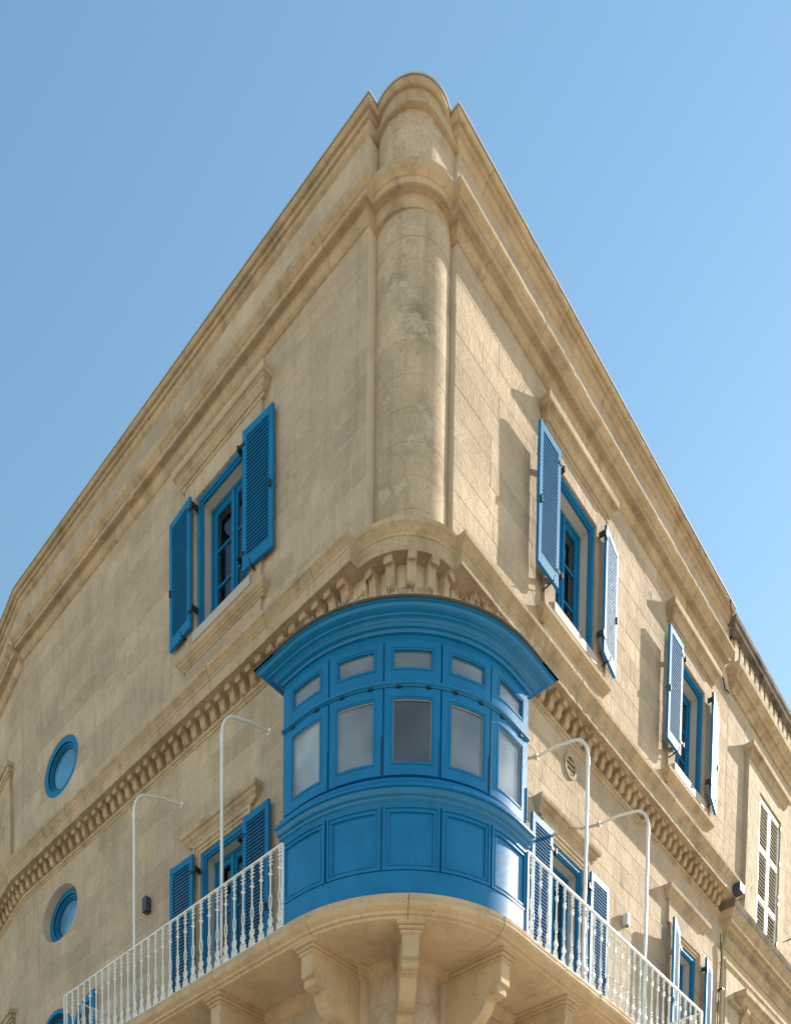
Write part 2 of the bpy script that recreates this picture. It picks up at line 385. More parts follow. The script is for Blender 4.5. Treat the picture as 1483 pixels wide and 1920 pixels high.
def block_mb(side, r, mb, j):
    G = .0034 if side is SL else .0023
    u0, u1, z0, z1 = r[0]+G, r[1]-G, r[2]+G, r[3]-G; c = .004 if side is SL else .0025
    def q(u, e, z): return side.w(u, e, z)
    # soft arris: front face slightly inset
    ring0 = [q(u0, -.05, z0), q(u1, -.05, z0), q(u1, -.05, z1), q(u0, -.05, z1)]
    ring1 = [q(u0, j-c, z0), q(u1, j-c, z0), q(u1, j-c, z1), q(u0, j-c, z1)]
    ring2 = [q(u0+c, j, z0+c), q(u1-c, j, z0+c), q(u1-c, j, z1-c), q(u0+c, j, z1-c)]
    mb.loft([ring0, ring1, ring2])
rest = MB(); nsolo = 0
shaped_rest = []
for side, r in blocks:
    j = random.uniform(-.0012, .0022)
    polys = inpoly(side, r)
    if nsolo < 262 or polys:
        mb = MB(); block_mb(side, r, mb, j)
        o = mk('stone_block', mb, STONE, side.wall)
        if polys: boolcut(o, [cutter(side, 'poly', [(sum(p[0] for p in s)/len(s)+(p[0]-sum(q[0] for q in s)/len(s))*1.006, sum(q[1] for q in s)/len(s)+(p[1]-sum(q[1] for q in s)/len(s))*1.006) for p in s]) for s in polys])
        if len(o.data.vertices) == 0: bpy.data.objects.remove(o); continue
        nsolo += 1
    else: block_mb(side, r, rest, j)
# bent wall blocks
def BP(s, e, z): return (math.sin(ba)*s-math.cos(ba)*e, BEND+math.cos(ba)*s+math.sin(ba)*e, z)
rnd = random.Random(2)
for zs in (up_z, lo_z, [16.68, 17.1, 17.485]):
    for i in range(len(zs)-1):
        s = 0
        while s < 5.5:
            t = s+rnd.uniform(.5, .9); G2 = .003
            a, b, z0, z1 = s+G2, t-G2, zs[i]+G2, zs[i+1]-G2
            rest.loft([[BP(a, -.05, z0), BP(b, -.05, z0), BP(b, -.05, z1), BP(a, -.05, z1)], [BP(a, .001, z0), BP(b, .001, z0), BP(b, .001, z1), BP(a, .001, z1)]]); s = t
mk('stone_blocks', rest, STONE, B, kind='stuff')

# corner pillar drums ---------------------------------------------------------------------------
def shaft(e0, z0, z1):
    cen = dict(c=(.49, .44), rb=.40) if z0 > 16.6 else dict(c=SHC, rb=SHR)
    def ring(z, e):
        p = corner_path(e, .655, 0, .845, 0, n=28, **cen)[1:-1]
        return [(x, y, z) for x, y in p]+[(.85, .46, z), (.46, .46, z), (.46, .655, z)]
    c = .004
    return MB().loft([ring(z0, e0-c), ring(z0+c, e0), ring(z1-c, e0), ring(z1, e0-c)])
pil = MB(); pil.loft([[(x, y, z) for x, y in corner_path(-.012, .655, 0, .845, 0, n=28, c=SHC, rb=SHR)[1:-1]]+[(.86, .5, z), (.5, .5, z), (.5, .67, z)] for z in (.0, 16.7)])
P0 = mk('corner_pillar', pil, MORT, B, smooth=True)
for zs in ([zr(12.80, 16.56, .36), zr(16.72, 17.60, .35), zr(6.4, 12.31, .36)]):
    for i in range(len(zs)-1):
        mk('pillar_stone', shaft(random.uniform(-.001, .002), zs[i]+.001, zs[i+1]-.001), COLM, P0, smooth=True)

# modillions ------------------------------------------------------------------------------------
mp = [(.05, 12.572), (-.245, 12.572), (-.25, 12.56), (-.25, 12.495), (-.225, 12.485), (-.205, 12.50), (-.18, 12.51), (-.155, 12.50), (-.14, 12.475), (-.135, 12.45), (-.13, 12.42), (-.11, 12.395), (-.08, 12.384), (-.05, 12.384), (-.02, 12.384), (.05, 12.384)]
mp = [(y*.78, z) if y < 0 else (y, z) for y, z in mp]; mb = MB(); mb.prism(mp, -.052, .052, 'x')
MOD = bevel(mb.mesh('modillion', TRIM), .006)
mb = MB(); mb.prism([(y*.85, z if z > 12.5 else 12.5-(12.5-z)*1.9) for y, z in mp], -.055, .055, 'x'); MODC = bevel(mb.mesh('modillion', TRIM), .006)
rm = random.Random(9)
def modil(me, loc, rz):
    o = obj('modillion', me, B, loc, rz+rm.uniform(-.02, .02)); sz = rm.uniform(.965, 1.02)
    o.scale = (rm.uniform(.93, 1.07), rm.uniform(.93, 1.05), sz); o.location.z = 12.572*(1-sz)
for k in range(39):
    uu = .915+.2108*k
    if uu < BEND-.05: modil(MOD, SL.loc(uu+rm.uniform(-.006, .006)), SL.rz)
for k in range(38):
    uu = 1.12+.2125*k
    if uu < 9.2: modil(MOD, SR.loc(uu+rm.uniform(-.006, .006)), 0)
for k in range(18):
    p = BP(.12+.21*k, 0, 0); obj('modillion', MOD, B, p, -math.pi/2-ba)
for i in range(5):
    a = R(225)+R(26)*(i-2); r = SHR
    obj('modillion', MODC, B, (SHC[0]+r*math.cos(a), SHC[1]+r*math.sin(a), 0), a-1.5*math.pi)

# ------------------------------------------------------------------ windows, shutters
def ring_mb(mb, x0, x1, z0, z1, wx, wt, wb, y0, y1):
    mb.box(x0, x0+wx, y0, y1, z0, z1); mb.box(x1-wx, x1, y0, y1, z0, z1)
    mb.box(x0+wx, x1-wx, y0, y1, z1-wt, z1); mb.box(x0+wx, x1-wx, y0, y1, z0, z0+wb); return mb
_sh = {}
def shutter_meshes(w, h, col, mids=()):
    key = (round(w, 3), round(h, 3), col.name, mids)
    if key in _sh: return _sh[key]
    f = MB(); st = .075; t = .042
    f.box(0, st, -t, 0, 0, h); f.box(w-st, w, -t, 0, 0, h); f.box(st, w-st, -t+.001, -.001, h-.10, h-.002); f.box(st, w-st, -t+.001, -.001, .002, .15)
    for m_ in mids: f.box(st, w-st, -t+.001, -.001, m_-.05, m_+.05)
    sl = MB(); z = .165; pitch = .047
    if mids: pitch = .075
    while z < h-.115:
        if not any(abs(z-m_) < .07 for m_ in mids):
            Mx = Matrix.Translation((0, -t/2, z)) @ Matrix.Rotation(R(42 if mids else 14), 4, 'X')
            sl.box(st-.005, w-st+.005, -.022, .022, -.005, .005, Mx)
        z += pitch
    hg = MB(); hg.box(-.075, .05, -t-.008, -t-.001, -.02, .02); hg.box(-.085, -.06, -.06, .05, -.035, .035)
    la = MB(); la.box(w-.05, w-.025, -t-.022, -t-.001, h*.42, h*.42+.09); la.box(w-.045, w-.03, -.004, .02, h*.46, h*.46+.05)
    ho = MB(); ho.tube([(w*.32, .02, -.015), (w*.32, -.03, -.03), (w*.32, -.075, -.02), (w*.32, -.085, .03)], .009, 6); ho.tube([(w*.32, .10, -.05), (w*.32, -.02, -.035)], .01, 6)
    r = (bevel(f.mesh('shutter', col), .003), sl.mesh('louvres', col), hg.mesh('hinge', IRON), la.mesh('latch', IRON), ho.mesh('shutter_hook', IRON)); _sh[key] = r
    return r
def shutter(side, u, z0, w, h, away, e_hinge, ang, col=BLUEF, mids=(), hook=True, parent=None):
    """away=+1: leaf extends to larger u from hinge; ang=tilt of the free edge off the wall"""
    ms = shutter_meshes(w, h, col, mids)
    d = away*side.sg                    # local x direction of the leaf
    o = obj('shutter', ms[0], parent or B, side.w(u, e_hinge, z0)); 
    # leaf local x from hinge to free edge, local y=0 is the wall-side face
    if d > 0: o.rotation_euler = (0, 0, side.rz-ang)
    else: o.rotation_euler = (0, 0, side.rz+ang); o.scale = (-1, 1, 1)
    obj('louvres', ms[1], o); obj('latch', ms[3], o)
    for zz in (h*.12, h*.9): obj('hinge', ms[2], o, (0, 0, zz))
    if hook: obj('shutter_hook', ms[4], o)
    return o
def window(side, uc, z0, z1, w, rows=3, door=False, curtain=False):
    wn = MB(); hw = w/2
    fr = mk('window', ring_mb(wn, -hw, hw, 0, z1-z0, .055, .055, .002, -.012, .05), BLUEF, B, side.loc(uc, z0), side.rz)
    h = z1-z0
    f2 = MB(); ring_mb(f2, -hw+.057, hw-.057, 0, h-.057, .03, .03, .002, .006, .03); mk('frame_bead', f2, BLUEF, fr)
    pl = MB(); d0, d1 = .052, .26; t = .075
    pl.box(-hw+.003, -hw+t, d0, d1, 0, h-.003); pl.box(hw-t, hw-.003, d0, d1, 0, h-.003); pl.box(-hw+t, hw-t, d0, d1, h-t, h-.003)
    mk('reveal', pl, REV, fr)
    a = hw-t-.001; top = h-t-.001
    cf = MB(); ring_mb(cf, -a, a, .0, top, .05, .05, .05, .17, .245); mk('window_frame', cf, BLUEF, fr)
    for s in (-1, 1):
        x0, x1 = (-a+.052, -.004) if s < 0 else (.004, a-.052)
        sash = MB(); zb, zt = .052, top-.052; bb = .30 if door else .075
        ring_mb(sash, x0, x1, zb, zt, .058, .06, bb, .185, .235)
        ring_mb(sash, x0+.058, x1-.058, zb+bb, zt-.06, .012, .012, .012, .192, .232)
        for r in range(1, rows):
            zz = zb+bb+(zt-.06-zb-bb)*r/rows; sash.box(x0+.07, x1-.07, .194, .228, zz-.014, zz+.014)
        so_ = mk('sash', sash, BLUEF, fr)
        for r in range(rows):
            za = zb+bb+(zt-.06-zb-bb)*r/rows; zc = zb+bb+(zt-.06-zb-bb)*(r+1)/rows
            mk('pane', MB().box(x0+.06, x1-.06, .208, .214, za+.005, zc-.005), GLASS, fr)
    st = MB().box(-.03, .03, .160, .186, .052, top-.052); mk('meeting_strip', st, BLUEF, fr)
    rm = MB()
    rm.box(-1.4, 1.4, 2.4, 2.45, -.6, h+.5); rm.box(-1.45, -1.4, .46, 2.45, -.6, h+.5); rm.box(1.4, 1.45, .46, 2.45, -.6, h+.5)
    rm.box(-1.45, 1.45, .46, 2.45, h+.5, h+.55); rm.box(-1.45, 1.45, .46, 2.45, -.65, -.6)
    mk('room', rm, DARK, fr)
    if curtain:
        c = MB(); n = 40; rr = []
        for z in (.05, h-.1): rr.append([(-a+.06+(a*.55)*i/n, .31+.018*math.sin(i*1.1)+.004*math.sin(i*2.7), z) for i in range(n+1)])
        c.loft(rr, False, False); mk('curtain', c, CURT, fr, smooth=True)
    return fr
def moulded(side, uc, hw, prof, parent, name, m=TRIM, back=-.02):
    """hood with mitred returns: profile [(e,z)] bottom->top, half width at e=0 is hw"""
    rings = []
    pr = prof
    mb = MB()
    P = lambda e: [(-hw-e, .02), (-hw-e, -e), (hw+e, -e), (hw+e, .02)]
    cols = [P(e) for e, z in pr]
    mb.loft([[(cols[j][i][0], cols[j][i][1], pr[j][1]) for j in range(len(pr))] for i in range(4)], closed=False, caps=False)
    # close bottom and top
    n = len(mb.v); b = [(x, y, pr[0][1]) for x, y in cols[0]]; t = [(x, y, pr[-1][1]) for x, y in cols[-1]]
    mb.add(b, [(0, 1, 2, 3)]); mb.add(t, [(3, 2, 1, 0)])
    me = mb.mesh(name, m, True)
    return obj(name, me, parent, side.loc(uc), side.rz)
HOOD = [(.0, 15.93), (.012, 15.93), (.012, 15.975), (.035, 15.98), (.036, 16.0), (.052, 16.02), (.07, 16.045), (.07, 16.075), (.085, 16.08), (.086, 16.10), (.115, 16.105), (.125, 16.12), (.125, 16.205), (.0, 16.225)]
SILLP = [(.0, 13.445), (.01, 13.45), (.012, 13.47), (.032, 13.48), (.035, 13.50), (.055, 13.508), (.06, 13.53), (.078, 13.54), (.088, 13.552), (.088, 13.60), (.0, 13.612)]
def upper_window(side, uc, w, curtain):
    hw = .82
    sp = MB(); e = .045; wh = w/2+.004
    sp.box(-hw, -wh, -e, .02, 13.70, 15.96); sp.box(wh, hw, -e, .02, 13.70, 15.96); sp.box(-wh, wh, -e, .02, 15.664, 15.96)
    mk('window_surround', sp, STONE, B, side.loc(uc), side.rz)
    mk('apron', MB().box(-hw, hw, -e, .02, 12.86, 13.44), STONE, B, side.loc(uc), side.rz)
    o = moulded(side, uc, hw, [(e_+.045, z) for e_, z in HOOD], B, 'window_hood')
    o = moulded(side, uc, hw, [(e_+.045, z) for e_, z in SILLP], B, 'window_ledge')
    mk('marble_sill', MB().box(-w/2-.05, w/2+.05, -.075, .25, 13.72, 13.85), MARB, B, side.loc(uc), side.rz)
    mk('sill_bed', MB().box(-w/2-.05, w/2+.05, -.06, .02, 13.60, 13.72), TRIM, B, side.loc(uc), side.rz)
    window(side, uc, 13.852, 15.66, w, 3, False, curtain)
upper_window(SL, 3.31, 1.14, True)
shutter(SL, 3.92, 13.90, .55, 1.77, 1, .085, R(-5)); shutter(SL, 2.78, 13.90, .55, 1.77, -1, .088, R(-5))
upper_window(SR, 3.70, 1.10, True); upper_window(SR, 7.64, 1.12, True)
shutter(SR, 3.03, 13.90, .54, 1.77, -1, .125, R(1)); shutter(SR, 4.33, 13.90, .54, 1.77, 1, .125, R(-9))
shutter(SR, 7.03, 13.90, .54, 1.77, -1, .125, R(1)); shutter(SR, 8.27, 13.90, .54, 1.77, 1, .14, R(-12))

HOOD2 = [(.0, 10.93), (.012, 10.94), (.015, 10.97), (.04, 10.99), (.05, 11.0), (.06, 11.03), (.09, 11.045), (.10, 11.075), (.10, 11.10), (.0, 11.125)]
def door_window(side, uc, w, z0, z1, hoodz, hhw, curtain=False):
    o = moulded(side, uc, hhw-.10-.05, [(e+.05, z-11.10+hoodz) for e, z in HOOD2], B, 'door_hood')
    sp = MB(); wh = w/2+.004
    for (a, b, e) in ((0, .045, .032), (.045, .10, .045), (.10, .14, .06)):
        sp.box(-wh-b, -wh-a, -e, .02, z0, z1+b+.004); sp.box(wh+a, wh+b, -e, .02, z0, z1+b+.004); sp.box(-wh-a, wh+a, -e, .02, z1+a+.004, z1+b+.004)
    mk('door_surround', sp, TRIM, B, side.loc(uc), side.rz)
    mk('door_frieze', MB().box(-hhw+.16, hhw-.16, -.05, .02, z1+.15, hoodz-.16), STONE, B, side.loc(uc), side.rz)
    window(side, uc, z0, z1, w, 3, True, curtain)
door_window(SL, 3.305, .97, 8.205, 10.745, 11.09, .83); door_window(SR, 3.60, 1.04, 8.205, 10.745, 11.11, .85); door_window(SR, 7.71, .98, 8.71, 11.115, 11.80, .86)
dh = 2.46
shutter(SL, 3.86, 8.28, .53, dh, 1, .085, R(2), hook=False); shutter(SL, 2.79, 8.28, .53, dh, -1, .055, R(0), hook=False)
shutter(SR, 3.06, 8.28, .53, dh, -1, .11, R(0), hook=False); shutter(SR, 4.19, 8.28, .56, dh, 1, .09, R(0), hook=False)
shutter(SR, 7.26, 8.76, .50, 2.40, -1, .10, R(14), hook=False); shutter(SR, 8.33, 8.76, .52, 2.40, 1, .14, R(-12), hook=False)

# oval windows ----------------------------------------------------------------------------------
def oval_ring(mb, a0, b0, a1, b1, y0, y1, n=48):
    """frame ring between ellipse (a0,b0) outer and (a1,b1) inner"""
    q = []
    for i in range(n+1):
        t = 2*math.pi*i/n; c, s = math.cos(t), math.sin(t)
        q.append([(a0*c, y1, b0*s), (a0*c, y0, b0*s), (a1*c, y0, b1*s), (a1*c, y1, b1*s)])
    mb.loft(q, True, False)
def oval_window(u, z, a, b, d):
    o1 = MB(); oval_ring(o1, a-.003, b-.003, a*.80, b*.80, d, d+.10)
    fr = mk('oval_window', o1, BLUEF, B, SL.loc(u, z), SL.rz, smooth=True)
    o2 = MB(); oval_ring(o2, a*.79, b*.79, a*.72, b*.72, d+.03, d+.11); oval_ring(o2, a*.715, b*.715, a*.665, b*.665, d+.055, d+.10)
    mk('window_frame', o2, BLUEF, fr, smooth=True)
    o3 = MB(); oval_ring(o3, a*.668, b*.668, a*.642, b*.642, d+.060, d+.076); oval_ring(o3, a*.802, b*.802, a*.787, b*.787, d+.012, d+.05); mk('dark_gap_ring', o3, IRON, fr, smooth=True)  # thin black rings colour the dark gaps between frame parts
    g_ = MB(); n = 48; g_.loft([[(a*.69*math.cos(2*math.pi*i/n), y, b*.69*math.sin(2*math.pi*i/n)) for i in range(n)] for y in (d+.075, d+.082)])
    mk('pane', g_, RGLASS, fr)
    mk('room', MB().box(-a, a, d+.32, d+.6, -b, b), DARK, fr)  # flat dark block in place of an unlit room
oval_window(7.70, 14.00, .565, .44, .012); oval_window(7.77, 11.58, .58, .44, .14)
# arched window with its leaf folded back on the wall
ac, ahw, asz, ar = ARCH
def archring(mb, hw0, hw1, y0, y1, zb=-1.2, n=24):
    o = [(-hw0, zb)]+[(-hw0*math.cos(math.pi*i/n), hw0*ar/ahw*math.sin(math.pi*i/n)) for i in range(n+1)]+[(hw0, zb)]
    i_ = [(-hw1, zb)]+[(-hw1*math.cos(math.pi*i/n), hw1*ar/ahw*math.sin(math.pi*i/n)) for i in range(n+1)]+[(hw1, zb)]
    mb.loft([[(p[0], y1, p[1]), (p[0], y0, p[1]), (q[0], y0, q[1]), (q[0], y1, q[1])] for p, q in zip(o, i_)])
aw = MB(); archring(aw, ahw-.004, ahw-.075, -.01, .08); aw0 = mk('arched_window', aw, BLUEF, B, SL.loc(ac, asz), SL.rz)
a2 = MB(); archring(a2, ahw-.08, ahw-.16, .12, .17); a2.box(-.04, .04, .12, .17, -1.19, ar-.14); mk('sash', a2, BLUEF, aw0)
mk('pane', MB().loft([[(p[0]-ac if True else 0, y, p[1]-asz) for p in [(ac-(ahw-.12)*math.cos(math.pi*i/24), asz+(ahw-.12)*math.sin(math.pi*i/24)) for i in range(25)]+[(ac+ahw-.12, asz-1.2), (ac-ahw+.12, asz-1.2)]] for y in (.14, .146)]), GLASS, aw0)
mk('room', MB().box(-1, 1, .5, 2, -1.4, 1), DARK, aw0)  # dark block standing for the darkness of the room
lf = MB(); n = 14
prof = [(.72*i/n, (ar)*math.sqrt(max(0, 1-(1-i/n)**2))) for i in range(n+1)]
for (x0, z0_), (x1, z1_) in zip(prof[:-1], prof[1:]):       # curved head rail
    lf.loft([[(x, y, z-d) for y, d in ((-.02, .12 if 1 else 0), (-.06, .12), (-.06, 0), (-.02, 0))] for x, z in ((x0, z0_), (x1, z1_))])
lf.box(.001, .09, -.061, -.019, -1.6, .10); lf.box(.64, .72, -.061, -.019, -1.6, ar-.01)
lo = mk('arched_shutter', lf, BLUEF, B, SL.loc(7.30, asz-.12), SL.rz)
ls = MB(); z = -1.5
while z < ar-.13:
    xa = .72*(1-math.sqrt(max(0, 1-(max(z+.1, 0)/ar)**2))) if z > 0 else 0
    ls.box(max(.08, xa), .65, -.022, .022, -.004, .004, Matrix.Translation((0, -.04, z)) @ Matrix.Rotation(R(32), 4, 'X')); z += .04
mk('louvres', ls, BLUEF, lo)

# far-left surround on the bent wall
def bent_box(mb, s0, s1, e0, e1, z0, z1):
    mb.loft([[BP(s, e, z) for s, e in ((s0, e0), (s1, e0), (s1, e1), (s0, e1))] for z in (z0, z1)])
# solved so its near edge stands where the photograph shows it
for (za, zb) in ((12.88, 15.08), (8.4, 10.6)):
    m_ = MB(); bent_box(m_, .62, 2.2, -.02, .06, za, zb-.22); mk('window_surround', m_, TRIM, B)
    m_ = MB(); bent_box(m_, .60, 2.22, -.02, .08, zb-.22, zb-.17); bent_box(m_, .58, 2.24, -.02, .10, zb-.17, zb-.08); bent_box(m_, .55, 2.27, -.02, .13, zb-.08, zb); mk('window_hood', m_, TRIM, B)

# ventilation rose on the right wall
v = MB(); oval_ring(v, .17, .17, .125, .125, -.025, .02, 28); vo = mk('wall_vent', v, TRIM, B, SR.loc(3.72, 12.02), 0, smooth=True)
v = MB()
for zz in (-.07, .0, .07): v.box(-.11, .11, -.012, .01, zz-.016, zz+.016)
mk('vent_bar', v, TRIM, vo); mk('vent_backing', MB().prism([(.126*math.cos(R(t)), .126*math.sin(R(t))) for t in range(0, 360, 15)], -.003, .012, 'y'), IRON, vo)

# ------------------------------------------------------------------ stone balcony
BC = .87
def bal_path(e, uL, uR, n=26):
    r = BC+e
    return [(-e, uL)]+[(BC+r*math.cos(math.pi+math.pi/2*i/n), BC+r*math.sin(math.pi+math.pi/2*i/n)) for i in range(n+1)]+[(uR, -e)]
SP = [(-.30, 8.0), (.86, 8.0), (.875, 8.005), (.885, 8.03), (.92, 8.035), (.925, 8.065), (.945, 8.075), (.975, 8.095), (.99, 8.13), (.985, 8.165), (.99, 8.17), (.99, 8.198), (-.30, 8.20)]
cornerP = [(e+.012 if e > 0 else e, z-.012 if z < 8.19 else z+.002) for e, z in SP]
for k0, k1 in ((0, 3), (3, 14), (14, 25), (25, 27)):
    def seg(e):
        p = bal_path(e, 1.28, 1.20); p = p[k0:k1+1] if k1 < 27 else p[k0:]
        d = lambda a, b, t: (a[0]+(b[0]-a[0])*t, a[1]+(b[1]-a[1])*t)
        return [d(p[0], p[1], .03)]+p[1:-1]+[d(p[-1], p[-2], .03)]
    jj = random.uniform(-.004, .004)
    mk('balcony_slab_stone', sweep(MB(), [(e+jj if e > 0 else e, z) for e, z in cornerP], seg), SLAB, B, smooth=True)
for side, a, b in ((SL, 1.283, 6.08), (SR, 1.203, 6.40)):
    u = a
    while u < b-.05:
        v_ = min(u+random.uniform(.8, 1.15), b)
        if b-v_ < .45: v_ = b
        j = random.uniform(-.003, .003)
        mk('balcony_slab_stone', worn(MB(), [(e+j if e > 0 else e, z) for e, z in SP], side.w, u+.002, v_-.002), SLAB, B, smooth=True); u = v_
# bed mould under the slab along walls and pillar
BM = [(-.02, 7.86), (.0, 7.86), (.015, 7.87), (.02, 7.90), (.05, 7.92), (.06, 7.95), (.09, 7.965), (.09, 8.003), (-.02, 8.003)]
mk('bed_moulding', sweep(MB(), BM, lambda e: corner_path(e, .66, 1.0, .84, 1.0, y1=6.0, x1=6.3, c=SHC, rb=SHR)), SLAB, B, smooth=True)
# brackets (consoles)
def bracket(loc, rz, lab=None):
    prof = [(.05, 8.0), (-.80, 8.0), (-.80, 7.62), (-.755, 7.62), (-.755, 7.52), (-.60, 7.52), (-.575, 7.44), (-.53, 7.37), (-.46, 7.31), (-.38, 7.275), (-.30, 7.27), (-.22, 7.28), (-.20, 7.24), (-.12, 7.18), (-.02, 7.10), (.05, 7.08)]
    m_ = MB(); m_.prism(prof, -.10, .10, 'x'); b = obj('bracket', bevel(m_.mesh('bracket', SLAB), .008, 2), B, loc, rz)
    c = MB()
    for (o_, z0_, z1_) in ((.022, 7.87, 7.915), (.045, 7.915, 7.955), (.072, 7.955, 8.004)):
        c.box(-.10-o_, .10+o_, -.80-o_, .02, z0_, z1_)
    obj('bracket_cap', bevel(c.mesh('bracket_cap', SLAB), .010, 2), b)
for u in (.80, 2.50, 4.20, 5.85): bracket((0, u, 0), SL.rz)
for u in (.96, 2.46, 4.20, 6.0): bracket((u, 0, 0), 0)
a = R(225); bracket((SHC[0]+.46*math.cos(a)+.0, SHC[1]+.46*math.sin(a)+.03, 0), a-1.5*math.pi)

# ------------------------------------------------------------------ enclosed timber balcony
EB = thing('enclosed_balcony', 'bow-fronted blue timber enclosed balcony with five glazed bays on the building corner', 'enclosed balcony', (BC, BC, 8.2))
KD = .030
def bp_(a, e, z):
    if a < 180: return Vector((-e, BC+(180-a)*KD, z))
    if a > 270: return Vector((BC+(a-270)*KD, -e, z))
    r = BC+e; return Vector((BC+r*math.cos(R(a)), BC+r*math.sin(R(a)), z))
OFS = Vector((BC, BC, 8.2))
A0, A1 = 171.3, 281.0
def cslab(mb, a0, a1, e0, e1, z0, z1, step=2.2):
    n = max(1, math.ceil((a1-a0)/step)); st = sorted(set([a0+(a1-a0)*i/n for i in range(n+1)]+[x for x in (180, 270) if a0 < x < a1]))
    mb.loft([[bp_(a, e, z)-OFS for e, z in ((e0, z0), (e1, z0), (e1, z1), (e0, z1))] for a in st])
def cring(mb, a0, a1, z0, z1, wa, wz0, wz1, e0, e1):
    cslab(mb, a0, a0+wa, e0, e1, z0, z1); cslab(mb, a1-wa, a1, e0, e1, z0, z1)
    cslab(mb, a0+wa, a1-wa, e0, e1, z0, z0+wz0); cslab(mb, a0+wa, a1-wa, e0, e1, z1-wz1, z1)
def eb(name, mb, m=BLUE, parent=EB, smooth=True): return mk(name, mb, m, parent, smooth=smooth)
def csweep(prof, aL=A0, aR=A1, mitre=None, step=2.2):
    n = math.ceil((aR-aL)/step); st = sorted(set([aL+(aR-aL)*i/n for i in range(n+1)]+[180, 270])); mb = MB(); rings = []
    if mitre is not None:
        uL, uR = bp_(aL, 0, 0).y, bp_(aR, 0, 0).x
        rings.append([Vector((-.01, uL+(e-mitre), z))-OFS for e, z in prof])
        rings.append([Vector((-e, uL+(e-mitre), z))-OFS for e, z in prof])
        for a in st:
            if aL < a < aR: rings.append([bp_(a, e, z)-OFS for e, z in prof])
        rings.append([Vector((uR+(e-mitre), -e, z))-OFS for e, z in prof])
        rings.append([Vector((uR+(e-mitre), -.01, z))-OFS for e, z in prof])
    else:
        rings = [[bp_(a, e, z)-OFS for e, z in prof] for a in st]
    mb.loft(rings); return mb
m_ = MB(); cslab(m_, A0, A1, .86, .945, 8.202, 8.475); cslab(m_, A0, A1, .945, .955, 8.202, 8.235)
eb('base_board', m_)
m_ = MB(); cslab(m_, A0, A1, .84, .915, 8.475, 9.20); eb('lower_body', m_)
bounds = [A0, 194.3, 215.3, 236.3, 257.3, A1]
for i in range(5):
    a0, a1 = bounds[i]+(.45 if i else .9), bounds[i+1]-(.45 if i < 4 else .9)
    m_ = MB(); cring(m_, a0, a1, 8.485, 9.175, .75, .024, .024, .90, .950); cring(m_, a0+.75, a1-.75, 8.509, 9.151, .9, .028, .028, .90, .936)
    cring(m_, a0+1.65, a1-1.65, 8.537, 9.123, .5, .016, .016, .90, .943); cslab(m_, a0+2.15, a1-2.15, .90, .922, 8.553, 9.107)
    eb('panel', m_)
eb('sill_moulding', csweep([(.84, 9.185), (.925, 9.185), (.935, 9.20), (.935, 9.225), (.955, 9.24), (.96, 9.262), (.985, 9.275), (1.0, 9.30), (1.005, 9.325), (1.03, 9.33), (1.03, 9.355), (1.01, 9.385), (.97, 9.41), (.95, 9.44), (.95, 9.465), (.84, 9.47)]))
m_ = MB(); cslab(m_, A0, A1, .78, .862, 9.47, 9.55); cslab(m_, A0, A1, .78, .862, 10.44, 10.56); cslab(m_, A0, A1, .78, .862, 10.93, 11.06)
for i, bnd in enumerate(bounds):
    w_ = 1.1 if 0 < i < 5 else 1.6
    b0, b1 = (bnd-w_, bnd+w_) if 0 < i < 5 else ((bnd, bnd+w_) if i == 0 else (bnd-w_, bnd))
    for z0_, z1_ in ((9.55, 10.44), (10.56, 10.93)): cslab(m_, b0, b1, .78, .861, z0_, z1_)
eb('carcass', m_)
m_ = MB(); cslab(m_, A0, A1, .862, .872, 10.962, 11.06); eb('frieze_board', m_)
eb('ledge_moulding', csweep([(.85, 10.472), (.895, 10.474), (.91, 10.485), (.925, 10.49), (.928, 10.508), (.90, 10.522), (.85, 10.526)]))
pan = [(177.2, 190.3), (198.1, 211.5), (218.9, 232.7), (240.3, 253.9), (262.0, 276.3)]
for i in range(5):
    a0, a1 = bounds[i]+(.28 if i else .3), bounds[i+1]-(.28 if i < 4 else .3); p0, p1 = pan[i]
    for z0_, z1_, q0, q1, nm in ((9.535, 10.462, 9.675, 10.345, 'sash'), (10.532, 10.955, 10.675, 10.862, 'top_light')):
        m_ = MB()
        cslab(m_, a0, p0, .863, .898, z0_, z1_); cslab(m_, p1, a1, .863, .898, z0_, z1_)
        cslab(m_, p0, p1, .863, .898, z0_, q0); cslab(m_, p0, p1, .863, .898, q1, z1_)
        # raised bead around the pane
        wa, wz = .9, .028
        cslab(m_, p0-wa, p0-wa+.28, .898, .904, q0-wz, q1+wz); cslab(m_, p1+wa-.28, p1+wa, .898, .904, q0-wz, q1+wz)
        cslab(m_, p0-wa+.28, p1+wa-.28, .898, .904, q0-wz, q0-wz+.009); cslab(m_, p0-wa+.28, p1+wa-.28, .898, .904, q1+wz-.009, q1+wz)
        s_ = eb(nm, m_)
        gm = MB(); cslab(gm, p0-.1, p1+.1, .868, .872, q0-.004, q1+.004); eb('pane', gm, BGLASS if (i == 2 and nm == 'sash') else (LGLASS if (i in (0, 4) and nm == 'sash') else PGLASS), s_)
        sm = MB(); cring(sm, p0+.02, p1-.02, q0+.001, q1-.001, .12, .004, .004, .874, .882); eb('glazing_bead', sm, REV if nm == 'sash' else BLUE, s_)
        if nm == 'sash':
            hm = MB()
            for t in (.25, .78):
                hm = MB(); aa = a0+(a1-a0)*t; cslab(hm, aa-.9, aa+.9, .898, .914, 10.452, 10.468); eb('hinge', hm, IRON, s_)
            lm = MB(); cslab(lm, a1-.35, a1-.1, .898, .910, 9.55, 9.95); eb('latch', lm, IRON if i % 2 else BLUEF, s_)
